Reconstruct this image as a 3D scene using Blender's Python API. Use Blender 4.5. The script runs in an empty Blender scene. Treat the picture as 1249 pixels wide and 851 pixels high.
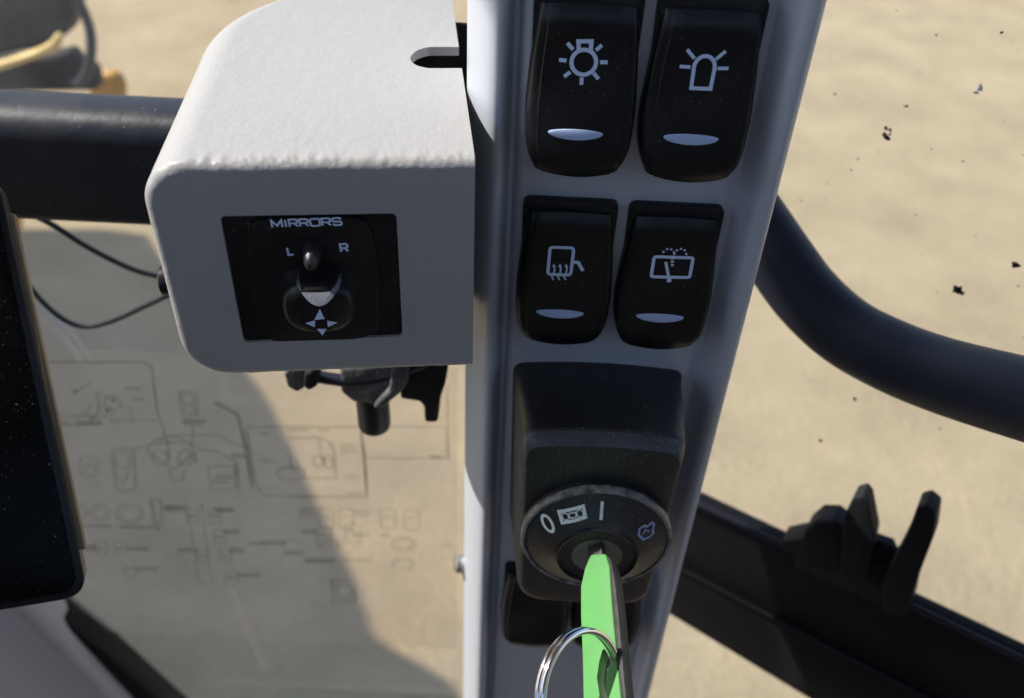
import bpy, bmesh, math, random
from mathutils import Vector, Matrix, noise
random.seed(7)
sc = bpy.context.scene
COL = sc.collection
# ------------------------------------------------------------------ camera
F, CX, CY = 1082.0, 624.5, 425.5          # focal length in pixels of the 1249 wide photo
CZ = 2.2                                  # eye height inside the cab above the ground
CAM = Vector((0, 0, CZ))
up = Vector((64.5, 1324.5, 1082.0)).normalized()
fw = Vector((0, 0, -1)); yy = (fw - fw.dot(up) * up).normalized(); xx = yy.cross(up)
M = Matrix((xx, yy, up))                  # camera -> world
cd = bpy.data.cameras.new('camera'); cam = bpy.data.objects.new('camera', cd); COL.objects.link(cam)
cam.matrix_world = Matrix.Translation(CAM) @ M.to_4x4()
cd.sensor_width = 36; cd.lens = 36 * F / 1249; cd.clip_start = 0.005; cd.clip_end = 3000
cd.dof.use_dof = True; cd.dof.focus_distance = 0.215; cd.dof.aperture_fstop = 13
sc.camera = cam
# ------------------------------------------------------------------ world, sun, exposure
SUN = Vector((-0.66, 0.10, 0.745)).normalized()
el = math.asin(SUN.z); az = math.atan2(SUN.x, SUN.y)
w = bpy.data.worlds.new('World'); sc.world = w; w.use_nodes = True
nt = w.node_tree; sky = nt.nodes.new('ShaderNodeTexSky'); sky.sky_type = 'NISHITA'; sky.sun_disc = False
sky.sun_elevation = el; sky.sun_rotation = az
nt.links.new(sky.outputs[0], nt.nodes['Background'].inputs[0]); nt.nodes['Background'].inputs[1].default_value = 0.145
sd = bpy.data.lights.new('sun', 'SUN'); sd.energy = 4.95; sd.angle = math.radians(0.5); sd.color = (1, .955, .89)
so = bpy.data.objects.new('sun', sd); COL.objects.link(so)
so.rotation_euler = (-SUN).to_track_quat('-Z', 'Y').to_euler(); so.location = (0, 0, 8)
sc.view_settings.view_transform = 'Standard'; sc.view_settings.look = 'None'
sc.view_settings.exposure = 0.62; sc.view_settings.gamma = 1
sc.render.resolution_x = 1024; sc.render.resolution_y = 698

# ------------------------------------------------------------------ helpers
def ray(u, v): return M @ Vector(((u - CX) / F, -(v - CY) / F, -1.0))
class Plane:
    def __init__(s, o, n): s.o = Vector(o); s.n = Vector(n).normalized()
def YP(y): return Plane((0, y, 0), (0, 1, 0))
def hit(u, v, pl):
    r = ray(u, v); t = (pl.o - CAM).dot(pl.n) / r.dot(pl.n); return CAM + r * t
def V(x, y, z): return Vector((x / 1000, y / 1000, CZ + z / 1000))    # millimetres, z from eye level

def link(name, data, parent=None):
    o = bpy.data.objects.new(name, data); COL.objects.link(o)
    if parent: o.parent = parent
    return o
def wl(o):
    p = Vector((0, 0, 0))
    while o: p = p + o.location; o = o.parent
    return p
def tag(o, label=None, cat=None, group=None, kind=None):
    for k, v in (('label', label), ('category', cat), ('group', group), ('kind', kind)):
        if v: o[k] = v
    return o
def thing(name, loc, label, cat, group=None):
    o = link(name, None); o.location = loc; o.empty_display_size = .01
    return tag(o, label, cat, group)
def finish(name, me, mat, parent, smooth=35):
    me.validate(); me.update()
    if smooth is not None:
        me.polygons.foreach_set('use_smooth', [True] * len(me.polygons))
        me.set_sharp_from_angle(angle=math.radians(smooth))
    me.materials.append(mat)
    o = link(name, me, parent)
    return o
def mesh(name, verts, faces, mat, parent=None, smooth=35, recalc=True):
    off = wl(parent) if parent else Vector((0, 0, 0))
    if not parent:
        c = Vector((0, 0, 0))
        for p in verts: c += Vector(p)
        off = c / len(verts)
    me = bpy.data.meshes.new(name)
    me.from_pydata([tuple(Vector(p) - off) for p in verts], [], faces)
    if recalc:
        bm = bmesh.new(); bm.from_mesh(me); bmesh.ops.recalc_face_normals(bm, faces=bm.faces); bm.to_mesh(me); bm.free()
    o = finish(name, me, mat, parent, smooth)
    if not parent: o.location = off
    return o
def from_bm(name, bm, mat, parent=None, smooth=35):
    bmesh.ops.recalc_face_normals(bm, faces=bm.faces)
    off = wl(parent) if parent else sum((v.co for v in bm.verts), Vector()) / len(bm.verts)
    for v in bm.verts: v.co -= off
    me = bpy.data.meshes.new(name); bm.to_mesh(me); bm.free()
    o = finish(name, me, mat, parent, smooth)
    if not parent: o.location = off
    return o
def prism_bm(pts, ext, bevel=0, seg=3, bm=None):
    """polygon (world points) pushed along ext, its edges rounded"""
    b = bmesh.new()
    f = b.faces.new([b.verts.new(p) for p in pts])
    r = bmesh.ops.extrude_face_region(b, geom=[f])
    bmesh.ops.translate(b, vec=ext, verts=[e for e in r['geom'] if isinstance(e, bmesh.types.BMVert)])
    bmesh.ops.recalc_face_normals(b, faces=b.faces)
    if bevel:
        bmesh.ops.bevel(b, geom=list(b.edges), offset=bevel, segments=seg, affect='EDGES', profile=.5, clamp_overlap=True)
    if bm is not None:
        me = bpy.data.meshes.new('t'); b.to_mesh(me); bm.from_mesh(me); bpy.data.meshes.remove(me); b.free(); return bm
    return b
def round_poly(pts, r, seg=6):
    """2D/3D polygon with rounded corners; r a number or one per corner"""
    out = []; n = len(pts)
    for i in range(n):
        p = Vector(pts[i]); a = Vector(pts[i - 1]); c = Vector(pts[(i + 1) % n])
        rr = r[i] if isinstance(r, (list, tuple)) else r
        if rr <= 0: out.append(p); continue
        da = (a - p); dc = (c - p); la, lc = da.length, dc.length
        d = min(rr, la * .49, lc * .49); p0 = p + da / la * d; p1 = p + dc / lc * d
        for k in range(seg + 1):
            t = k / seg; out.append(p0 * (1 - t) ** 2 + p * 2 * t * (1 - t) + p1 * t * t)
    return out
def smooth_path(pts, n=8):
    out = []
    P = [pts[0]] + list(pts) + [pts[-1]]
    for i in range(1, len(P) - 2):
        for k in range(n):
            t = k / n; a, b, c, d = P[i - 1], P[i], P[i + 1], P[i + 2]
            out.append(.5 * ((2 * b) + (c - a) * t + (2 * a - 5 * b + 4 * c - d) * t * t + (3 * b - a - 3 * c + d) * t ** 3))
    out.append(P[-2]); return out
def tube_geo(path, r, seg=12, closed=False):
    vs, fs = [], []; n = len(path)
    prev = None
    for i, p in enumerate(path):
        if closed: tan = (path[(i + 1) % n] - path[i - 1]).normalized()
        else: tan = (path[min(i + 1, n - 1)] - path[max(i - 1, 0)]).normalized()
        if prev is None:
            prev = tan.orthogonal().normalized()
        side = (prev - tan * prev.dot(tan)).normalized(); prev = side; oth = tan.cross(side)
        rr = r[i] if isinstance(r, (list, tuple)) else r
        for k in range(seg):
            a = 2 * math.pi * k / seg; vs.append(p + side * math.cos(a) * rr + oth * math.sin(a) * rr)
    m = n if closed else n - 1
    for i in range(m):
        for k in range(seg):
            a = i * seg; b = ((i + 1) % n) * seg; k2 = (k + 1) % seg
            fs.append((a + k, a + k2, b + k2, b + k))
    if not closed:
        fs.append(tuple(range(seg - 1, -1, -1))); fs.append(tuple((n - 1) * seg + k for k in range(seg)))
    return vs, fs
def tube(name, path, r, mat, parent=None, seg=12, closed=False):
    vs, fs = tube_geo(path, r, seg, closed); return mesh(name, vs, fs, mat, parent, 40)
def lathe_geo(c, axis, prof, seg=48, cap=True):
    """prof: (radius, distance along axis) pairs"""
    axis = Vector(axis).normalized(); s = axis.orthogonal().normalized(); t = axis.cross(s)
    vs, fs = [], []
    for r, d in prof:
        for k in range(seg):
            a = 2 * math.pi * k / seg; vs.append(c + axis * d + s * math.cos(a) * r + t * math.sin(a) * r)
    for i in range(len(prof) - 1):
        for k in range(seg):
            k2 = (k + 1) % seg; fs.append((i * seg + k, i * seg + k2, (i + 1) * seg + k2, (i + 1) * seg + k))
    if cap:
        fs.append(tuple(range(seg - 1, -1, -1))); fs.append(tuple((len(prof) - 1) * seg + k for k in range(seg)))
    return vs, fs
def lathe(name, c, axis, prof, mat, parent=None, seg=48, smooth=35):
    vs, fs = lathe_geo(c, axis, prof, seg); return mesh(name, vs, fs, mat, parent, smooth)

def boolean(bm_a, bm_b):
    ma = bpy.data.meshes.new('a'); bm_a.to_mesh(ma); bm_a.free(); oa = link('a', ma)
    mb = bpy.data.meshes.new('b'); bmesh.ops.recalc_face_normals(bm_b, faces=bm_b.faces); bm_b.to_mesh(mb); bm_b.free(); ob = link('b', mb)
    md = oa.modifiers.new('x', 'BOOLEAN'); md.object = ob; md.operation = 'DIFFERENCE'; md.solver = 'EXACT'
    dg = bpy.context.evaluated_depsgraph_get(); res = bpy.data.meshes.new_from_object(oa.evaluated_get(dg))
    bpy.data.objects.remove(oa); bpy.data.objects.remove(ob); bpy.data.meshes.remove(ma); bpy.data.meshes.remove(mb)
    r = bmesh.new(); r.from_mesh(res); bpy.data.meshes.remove(res); return r

# flat strokes laid on a surface. points are 2D (x,z) metres, surf(x,z)->3D point
def ribbon(poly, wd, closed=False, step=.0008):
    pts = []
    n = len(poly)
    for i in range(n if closed else n - 1):
        a = Vector(poly[i]); b = Vector(poly[(i + 1) % n]); k = max(1, int((b - a).length / step))
        for j in range(k): pts.append(a + (b - a) * j / k)
    if not closed: pts.append(Vector(poly[-1]))
    L, R = [], []; m = len(pts)
    for i in range(m):
        p = pts[i]
        a = pts[i - 1] if (i or closed) else None; b = pts[(i + 1) % m] if (i < m - 1 or closed) else None
        d1 = (p - a).normalized() if a is not None else None; d2 = (b - p).normalized() if b is not None else None
        if d1 is None: d1 = d2
        if d2 is None: d2 = d1
        n1 = Vector((-d1.y, d1.x)); n2 = Vector((-d2.y, d2.x)); nn = n1 + n2
        if nn.length < 1e-6: nn = n1
        nn.normalize(); k = 1 / max(.45, nn.dot(n1))
        L.append(p + nn * wd / 2 * k); R.append(p - nn * wd / 2 * k)
    vs = L + R; fs = []
    for i in range(m if closed else m - 1):
        j = (i + 1) % m; fs.append((i, j, m + j, m + i))
    return vs, fs
class Print:
    def __init__(s): s.v = []; s.f = []
    def add(s, vf):
        o = len(s.v); s.v += [Vector(p) for p in vf[0]]; s.f += [tuple(i + o for i in f) for f in vf[1]]
    def line(s, poly, wd, closed=False, step=.0008): s.add(ribbon(poly, wd, closed, step))
    def fill(s, poly):
        poly = [Vector(p) for p in poly]; c = sum(poly, Vector((0, 0))) / len(poly); n = len(poly)
        s.add(([c] + poly, [(0, i + 1, (i + 1) % n + 1) for i in range(n)]))
    def build(s, name, surf, mat, parent):
        o = mesh(name, [surf(p.x, p.y) for p in s.v], s.f, mat, parent, None, recalc=False); return o
def arc(c, r, a0, a1, n=16, ry=None):
    ry = ry or r
    return [Vector((c[0] + r * math.cos(math.radians(a0 + (a1 - a0) * i / n)), c[1] + ry * math.sin(math.radians(a0 + (a1 - a0) * i / n)))) for i in range(n + 1)]

# ------------------------------------------------------------------ materials
def mat(name, col, rough=.5, metal=0, bump=None, specks=None, mottle=None, coat=0, spec=.32, wear=None):
    m = bpy.data.materials.new(name); m.use_nodes = True; nt = m.node_tree; b = nt.nodes['Principled BSDF']
    N = nt.nodes.new; L = nt.links.new
    b.inputs['Roughness'].default_value = rough; b.inputs['Metallic'].default_value = metal
    b.inputs['Coat Weight'].default_value = coat; b.inputs['Specular IOR Level'].default_value = spec
    tc = N('ShaderNodeTexCoord')
    rgb = N('ShaderNodeRGB'); rgb.outputs[0].default_value = (*col, 1); out = rgb.outputs[0]
    if mottle:
        sc_, amt, col2 = mottle
        n = N('ShaderNodeTexNoise'); n.inputs['Scale'].default_value = sc_; n.inputs['Detail'].default_value = 6; L(tc.outputs['Object'], n.inputs['Vector'])
        r = N('ShaderNodeMapRange'); r.inputs[1].default_value = .35; r.inputs[2].default_value = .7; r.inputs[4].default_value = amt; L(n.outputs[0], r.inputs[0])
        mx = N('ShaderNodeMixRGB'); mx.inputs[2].default_value = (*col2, 1); L(r.outputs[0], mx.inputs[0]); L(out, mx.inputs[1]); out = mx.outputs[0]
    if specks:                                # dust grains: (scale, size, density, strength)
        for (s_, size, dens, amt) in specks:
            vo = N('ShaderNodeTexVoronoi'); vo.inputs['Scale'].default_value = s_; L(tc.outputs['Object'], vo.inputs['Vector'])
            n = N('ShaderNodeTexNoise'); n.inputs['Scale'].default_value = 60; n.inputs['Detail'].default_value = 3; L(tc.outputs['Object'], n.inputs['Vector'])
            lt = N('ShaderNodeMath'); lt.operation = 'LESS_THAN'; lt.inputs[1].default_value = size; L(vo.outputs['Distance'], lt.inputs[0])
            sep = N('ShaderNodeSeparateColor'); L(vo.outputs['Color'], sep.inputs[0])
            ad = N('ShaderNodeMath'); ad.operation = 'MULTIPLY_ADD'; ad.inputs[1].default_value = 1.0; L(n.outputs[0], ad.inputs[0]); L(sep.outputs[0], ad.inputs[2])
            gt = N('ShaderNodeMath'); gt.operation = 'GREATER_THAN'; gt.inputs[1].default_value = 1.5 - dens; L(ad.outputs[0], gt.inputs[0])
            mu = N('ShaderNodeMath'); mu.operation = 'MULTIPLY'; L(lt.outputs[0], mu.inputs[0]); L(gt.outputs[0], mu.inputs[1])
            m2 = N('ShaderNodeMath'); m2.operation = 'MULTIPLY'; m2.inputs[1].default_value = amt; L(mu.outputs[0], m2.inputs[0])
            mx = N('ShaderNodeMixRGB'); mx.inputs[2].default_value = (.62, .58, .5, 1); L(m2.outputs[0], mx.inputs[0]); L(out, mx.inputs[1]); out = mx.outputs[0]
    if wear:                                   # smudges of thin dust: (scale, amount)
        n = N('ShaderNodeTexNoise'); n.inputs['Scale'].default_value = wear[0]; n.inputs['Detail'].default_value = 8; n.inputs['Roughness'].default_value = .65; L(tc.outputs['Object'], n.inputs['Vector'])
        r = N('ShaderNodeMapRange'); r.inputs[1].default_value = .45; r.inputs[2].default_value = .8; r.inputs[4].default_value = wear[1]; L(n.outputs[0], r.inputs[0])
        mx = N('ShaderNodeMixRGB'); mx.inputs[2].default_value = (.3, .29, .27, 1); L(r.outputs[0], mx.inputs[0]); L(out, mx.inputs[1]); out = mx.outputs[0]
        r2 = N('ShaderNodeMapRange'); r2.inputs[1].default_value = .3; r2.inputs[2].default_value = .8; r2.inputs[3].default_value = rough; r2.inputs[4].default_value = min(1, rough + .25); L(n.outputs[0], r2.inputs[0]); L(r2.outputs[0], b.inputs['Roughness'])
    L(out, b.inputs['Base Color'])
    if bump:
        prev = None
        for (s_, dist, det) in bump:
            n = N('ShaderNodeTexNoise'); n.inputs['Scale'].default_value = s_; n.inputs['Detail'].default_value = det; L(tc.outputs['Object'], n.inputs['Vector'])
            bp = N('ShaderNodeBump'); bp.inputs['Distance'].default_value = dist; bp.inputs['Strength'].default_value = 1; L(n.outputs[0], bp.inputs['Height'])
            if prev: L(prev.outputs[0], bp.inputs['Normal'])
            prev = bp
        L(prev.outputs[0], b.inputs['Normal'])
    return m
PAINT = mat('grey_paint', (.335, .328, .322), .42, bump=[(230, .0002, 2), (900, .00012, 3)], specks=[(900, .13, .012, .5)], mottle=(25, .3, (.29, .287, .287)))
PILLAR = mat('pillar_paint', (.46, .48, .525), .30, specks=[(700, .09, .02, .6)], bump=[(300, .00003, 2), (1400, .000012, 2)], spec=.7, mottle=(18, .35, (.42, .44, .485)), wear=(45, .20))
BLACK = mat('black_plastic', (.0065, .0065, .008), .28, bump=[(1500, .00002, 2)], specks=[(1500, .13, .09, .45), (600, .08, .04, .6)], wear=(55, .03))
RUBBER = mat('matt_black_plastic', (.010, .010, .013), .55, bump=[(1800, .00005, 2)], specks=[(1300, .12, .05, .5)], wear=(90, .015), spec=.2)
VOID = mat('dark_inside', (.008, .008, .009), .8)
TEXTURED = mat('pebbled_black_plastic', (.011, .012, .014), .40, spec=.7, bump=[(2200, .00012, 2)], specks=[(1600, .16, .20, .7), (700, .08, .08, .8)], wear=(60, .02))
PRINT = mat('pale_print', (.60, .70, .92), .5)
PRINTW = mat('white_print', (.80, .88, .85), .5, mottle=(900, .5, (.5, .55, .52)))
PRINTSH = mat('shaded_print', (.32, .38, .62), .5)  # same print as the white marks, shade put into a darker blue
LENS = mat('pale_lens', (.42, .52, .74), .6, spec=.15)
SILVER = mat('worn_zinc', (.62, .61, .58), .3, 1, bump=[(900, .0001, 3)])
CHROME = mat('polished_steel', (.82, .82, .84), .09, 1, bump=[(500, .00001, 2)])
GREEN = mat('green_key_plastic', (.088, .285, .080), .42, bump=[(700, .00005, 2), (200, .0001, 3)], wear=(60, .10), mottle=(120, .5, (.08, .215, .07)), specks=[(1100, .1, .05, .4)])
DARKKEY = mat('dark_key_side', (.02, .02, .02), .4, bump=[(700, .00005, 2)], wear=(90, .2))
LOCK = mat('brass_green_lock_face', (.24, .25, .21), .38, .5, bump=[(300, .0001, 3)])
TUBE = mat('black_tube_paint', (.009, .012, .026), .42, bump=[(400, .00004, 2), (120, .0002, 3)], wear=(40, .03), specks=[(700, .08, .03, .5)])
WORN = mat('scuffed_bezel_edge', (.27, .27, .265), .4, bump=[(1500, .0001, 2)], mottle=(500, .9, (.03, .03, .03)))
CABLE = mat('cable_sheath', (.03, .035, .045), .4)
DUSTY = mat('dusty_casting', (.05, .055, .06), .5, bump=[(250, .0006, 4)], specks=[(900, .2, .3, .5)], wear=(120, .5))
TRIM = mat('grey_trim', (.42, .42, .45), .5, bump=[(500, .00005, 2)])
TANEDGE = mat('tan_edge', (.20, .15, .09), .5)
YELLOW = mat('yellow_machine_paint', (.45, .24, .03), .45, wear=(8, .3))
CREAM = mat('cream_lamp_band', (.85, .66, .30), .4, mottle=(60, .5, (.5, .36, .12)))
DARKMETAL = mat('dusty_dark_metal', (.012, .012, .011), .6, wear=(10, .22), spec=.2, specks=[(60, .12, .15, .5)])
PALE = mat('pale_hose', (.38, .38, .37), .5)
LINER = mat('blue_grey_cab_lining', (.21, .178, .158), .9, bump=[(500, .0003, 2)])
SCREEN = mat('dusty_black_glass', (.004, .004, .004), .14, spec=.06, specks=[(1700, .12, .24, .5), (650, .08, .14, .7)], wear=(40, .015))
FLECK = mat('dried_mud_fleck', (.02, .018, .012), .9)
FLECKW = mat('pale_fleck', (.8, .8, .75), .6)

def ground_mat():
    m = bpy.data.materials.new('pale_sandy_ground'); m.use_nodes = True; nt = m.node_tree; b = nt.nodes['Principled BSDF']; N = nt.nodes.new; L = nt.links.new
    tc = N('ShaderNodeTexCoord'); b.inputs['Roughness'].default_value = .9
    cr = N('ShaderNodeValToRGB'); n = N('ShaderNodeTexNoise'); n.inputs['Scale'].default_value = 2.2; n.inputs['Detail'].default_value = 9; n.inputs['Roughness'].default_value = .62
    L(tc.outputs['Object'], n.inputs['Vector']); L(n.outputs[0], cr.inputs[0])
    cr.color_ramp.elements[0].position = .3; cr.color_ramp.elements[0].color = (.322, .256, .154, 1)
    cr.color_ramp.elements[1].position = .68; cr.color_ramp.elements[1].color = (.460, .369, .230, 1)
    vo = N('ShaderNodeTexVoronoi'); vo.inputs['Scale'].default_value = 14; L(tc.outputs['Object'], vo.inputs['Vector'])
    lt = N('ShaderNodeMapRange'); lt.inputs[1].default_value = .05; lt.inputs[2].default_value = .2; lt.inputs[3].default_value = .4; lt.inputs[4].default_value = 0; L(vo.outputs['Distance'], lt.inputs[0])
    sp = N('ShaderNodeSeparateColor'); L(vo.outputs['Color'], sp.inputs[0])
    gt = N('ShaderNodeMath'); gt.operation = 'GREATER_THAN'; gt.inputs[1].default_value = .8; L(sp.outputs[0], gt.inputs[0])
    mu = N('ShaderNodeMath'); mu.operation = 'MULTIPLY'; L(lt.outputs[0], mu.inputs[0]); L(gt.outputs[0], mu.inputs[1])
    mx = N('ShaderNodeMixRGB'); mx.inputs[2].default_value = (.2, .16, .1, 1); L(mu.outputs[0], mx.inputs[0]); L(cr.outputs[0], mx.inputs[1]); n3 = N('ShaderNodeTexNoise'); n3.inputs['Scale'].default_value = 45; n3.inputs['Detail'].default_value = 6; n3.inputs['Roughness'].default_value = .7; L(tc.outputs['Object'], n3.inputs['Vector'])
    r3 = N('ShaderNodeMapRange'); r3.inputs[1].default_value = .5; r3.inputs[2].default_value = .72; r3.inputs[4].default_value = .5; L(n3.outputs[0], r3.inputs[0])
    mx3 = N('ShaderNodeMixRGB'); mx3.inputs[2].default_value = (.22, .17, .10, 1); L(r3.outputs[0], mx3.inputs[0]); L(mx.outputs[0], mx3.inputs[1]); L(mx3.outputs[0], b.inputs['Base Color'])
    n2 = N('ShaderNodeTexNoise'); n2.inputs['Scale'].default_value = 38; n2.inputs['Roughness'].default_value = .7; n2.inputs['Detail'].default_value = 8; L(tc.outputs['Object'], n2.inputs['Vector'])
    bp = N('ShaderNodeBump'); bp.inputs['Distance'].default_value = .022; L(n2.outputs[0], bp.inputs['Height']); L(bp.outputs[0], b.inputs['Normal'])
    return m
def glass_mat(name, dust, scale, tint=(1, 1, 1), dustcol=(.6, .57, .52), spots=0.0, lo=.35, hi=.8):
    """clear pane: see-through with a faint reflection, and a thin uneven coat of dust that scatters light"""
    m = bpy.data.materials.new(name); m.use_nodes = True; nt = m.node_tree; N = nt.nodes.new; L = nt.links.new
    nt.nodes.remove(nt.nodes['Principled BSDF']); out = nt.nodes['Material Output']
    tr = N('ShaderNodeBsdfTransparent'); tr.inputs[0].default_value = (*tint, 1)
    gl = N('ShaderNodeBsdfGlossy'); gl.inputs['Roughness'].default_value = .02
    fr = N('ShaderNodeFresnel'); fr.inputs[0].default_value = 1.45
    geo = N('ShaderNodeNewGeometry'); inv = N('ShaderNodeMath'); inv.operation = 'SUBTRACT'; inv.inputs[0].default_value = 1; L(geo.outputs['Backfacing'], inv.inputs[1])
    ff = N('ShaderNodeMath'); ff.operation = 'MULTIPLY'; L(fr.outputs[0], ff.inputs[0]); L(inv.outputs[0], ff.inputs[1])
    m1 = N('ShaderNodeMixShader'); L(ff.outputs[0], m1.inputs[0]); L(tr.outputs[0], m1.inputs[1]); L(gl.outputs[0], m1.inputs[2])
    df = N('ShaderNodeBsdfDiffuse'); df.inputs[0].default_value = (*dustcol, 1); tl = N('ShaderNodeBsdfTranslucent'); tl.inputs[0].default_value = (*dustcol, 1)
    m2 = N('ShaderNodeMixShader'); m2.inputs[0].default_value = .6; L(df.outputs[0], m2.inputs[1]); L(tl.outputs[0], m2.inputs[2])
    tc = N('ShaderNodeTexCoord'); n = N('ShaderNodeTexNoise'); n.inputs['Scale'].default_value = scale; n.inputs['Detail'].default_value = 9; n.inputs['Roughness'].default_value = .6
    L(tc.outputs['Object'], n.inputs['Vector'])
    r = N('ShaderNodeMapRange'); r.inputs[1].default_value = lo; r.inputs[2].default_value = hi; r.inputs[3].default_value = dust * .35; r.inputs[4].default_value = dust; L(n.outputs[0], r.inputs[0])
    fac = r.outputs[0]
    if spots:
        vo = N('ShaderNodeTexVoronoi'); vo.inputs['Scale'].default_value = 95; L(tc.outputs['Object'], vo.inputs['Vector'])
        lt = N('ShaderNodeMapRange'); lt.inputs[1].default_value = .04; lt.inputs[2].default_value = .16; lt.inputs[3].default_value = spots; lt.inputs[4].default_value = 0; L(vo.outputs['Distance'], lt.inputs[0])
        sp = N('ShaderNodeSeparateColor'); L(vo.outputs['Color'], sp.inputs[0])
        gt = N('ShaderNodeMath'); gt.operation = 'GREATER_THAN'; gt.inputs[1].default_value = .86; L(sp.outputs[0], gt.inputs[0])
        mu = N('ShaderNodeMath'); mu.operation = 'MULTIPLY_ADD'; L(lt.outputs[0], mu.inputs[0]); L(gt.outputs[0], mu.inputs[1]); L(fac, mu.inputs[2]); fac = mu.outputs[0]
    m3 = N('ShaderNodeMixShader'); L(fac, m3.inputs[0]); L(m1.outputs[0], m3.inputs[1]); L(m2.outputs[0], m3.inputs[2]); L(m3.outputs[0], out.inputs[0])
    return m
def thin_print_mat(name, col, alpha, sc_=60):
    m = bpy.data.materials.new(name); m.use_nodes = True; nt = m.node_tree; N = nt.nodes.new; L = nt.links.new
    b = nt.nodes['Principled BSDF']; b.inputs['Base Color'].default_value = (*col, 1); b.inputs['Roughness'].default_value = .8
    tc = N('ShaderNodeTexCoord'); n = N('ShaderNodeTexNoise'); n.inputs['Scale'].default_value = sc_; n.inputs['Detail'].default_value = 4; L(tc.outputs['Object'], n.inputs['Vector'])
    r = N('ShaderNodeMapRange'); r.inputs[1].default_value = .3; r.inputs[2].default_value = .7; r.inputs[3].default_value = alpha * .35; r.inputs[4].default_value = alpha; L(n.outputs[0], r.inputs[0]); L(r.outputs[0], b.inputs['Alpha'])
    return m
GLASS_R = glass_mat('dusty_clear_glass', .06, 14, spots=.10, dustcol=(.6, .56, .48))
GLASS_L = glass_mat('dusty_grey_glass', .10, 12, lo=.42, hi=.68, tint=(1, .982, .955), dustcol=(.6, .62, .67), spots=.05)
FILM = glass_mat('printed_clear_film', .15, 16, tint=(1, .985, .965), dustcol=(.64, .63, .63), lo=.38, hi=.68)
FPRINT = thin_print_mat('faded_grey_print', (.04, .03, .028), .80)
FPRINT2 = thin_print_mat('faded_grey_shading', (.05, .04, .035), .50, 30)

# ------------------------------------------------------------------ setting
S = 400
me = mesh('ground', [(-S, -S, 0), (S, -S, 0), (S, S, 0), (-S, S, 0)], [(0, 1, 2, 3)], ground_mat(), None, None)
tag(me, 'pale sandy dirt ground outside the cab windows', kind='structure')
# cab shell round the viewer: roof lining and rear wall
def slab(name, lo, hi, m, bev=.004):
    b = bmesh.new(); bmesh.ops.create_cube(b, size=1)
    for v in b.verts:
        v.co = Vector((lo[i] + (v.co[i] + .5) * (hi[i] - lo[i]) for i in range(3)))
    if bev: bmesh.ops.bevel(b, geom=list(b.edges), offset=bev, segments=2, affect='EDGES')
    return from_bm(name, b, m)
tag(slab('cab_roof', (-.60, -.75, CZ + .50), (.60, .02, CZ + .55), LINER), kind='structure')
tag(slab('roof_shade_slab', (-.512, .024, CZ + .50), (.60, .62, CZ + .55), LINER), kind='structure')  # unseen forward piece of roof, added to shade the handrail
tag(slab('cab_side_wall', (-.66, -.75, .85), (-.604, .0, CZ + .05), LINER), kind='structure')
tag(slab('cab_side_wall', (.604, -.75, .85), (.66, .0, CZ + .10), LINER), kind='structure')
tag(slab('cab_rear_wall', (-.60, -.80, .9), (.60, -.752, CZ + .15), LINER), kind='structure')
tag(slab('cab_floor', (-.60, -.75, .85), (.60, -.05, .898), LINER), kind='structure')

# ------------------------------------------------------------------ pillar
prof = [(-14.4, 240), (-14.4, 212), (-14.1, 209), (-13.4, 206.4), (-12.2, 203.2), (-10.6, 199.8), (-8.9, 197.0), (-7.4, 195.5), (-6.0, 194.9), (-4.9, 195.4), (-4.3, 196.9), (-3.9, 199.5), (-3.0, 202), (-1.9, 202), (-1.1, 199.5), (-.2, 197.8), (.8, 197.5),
        (8, 197.4), (26, 197.4), (44, 197.4), (50.8, 197.6), (52.6, 198.8), (54.4, 199.3), (55.8, 197.6), (56.9, 194.6), (57.9, 192.0), (59.3, 190.6), (60.8, 190.6), (62.0, 191.6), (62.8, 193.6), (63.2, 197), (63.4, 240)]
vs, fs = [], []
zs = [260 - i * 20 for i in range(47)]
for z in zs:
    for (x, y) in prof: vs.append(V(x, y, z))
n = len(prof)
for i in range(len(zs) - 1):
    for k in range(n):
        k2 = (k + 1) % n; fs.append((i * n + k, i * n + k2, (i + 1) * n + k2, (i + 1) * n + k))
fs.append(tuple(range(n))); fs.append(tuple((len(zs) - 1) * n + k for k in range(n)))
pil = mesh('cab_pillar', vs, fs, PILLAR, None, 50)
tag(pil, 'light grey painted upright cab pillar with rounded lips carrying all the switches', 'pillar')

# ------------------------------------------------------------------ rocker switches
PY = .1974
def interp(tab, t):
    for (a, va), (b, vb) in zip(tab, tab[1:]):
        if t <= b:
            s = (t - a) / (b - a); return va + (vb - va) * s
    return tab[-1][1]
def sm(tab, t, h=.03): return (interp(tab, max(0, t - h)) + interp(tab, t) + interp(tab, min(1, t + h))) / 3
WT = [(0, 10.6), (.12, 11.2), (.35, 12.1), (.62, 12.75), (.82, 12.5), (.93, 11.6), (1, 10.2)]
DT = [(0, 3.2), (.05, 4.9), (.25, 5.3), (.5, 6.2), (.75, 7.9), (.9, 9.0), (.97, 8.6), (1, 7.2)]
class Rocker:
    H = 36.8; TOP = 3.0                        # actuator height; gap under the bezel's top edge
    def __init__(s, cx, ztop): s.cx = cx; s.zt = ztop
    def depth(s, x, z):
        t = min(1, max(0, (s.zt - s.TOP - z) / s.H)); a = (x - s.cx) / sm(WT, t)
        return sm(DT, t) * (1 + .035 * (1 - a * a))
    def surf(s, x, z, lift=.12):               # x,z metres (world) -> point just above the face
        xm, zm = x * 1000, (z - CZ) * 1000
        return Vector((x, PY - (s.depth(xm, zm) + lift) / 1000, z))
    def px(s, u, v):
        y = .19
        for _ in range(6):
            p = hit(u, v, YP(y)); y = PY - (s.depth(p.x * 1000, (p.z - CZ) * 1000)) / 1000
        return Vector((p.x, p.z))
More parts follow.
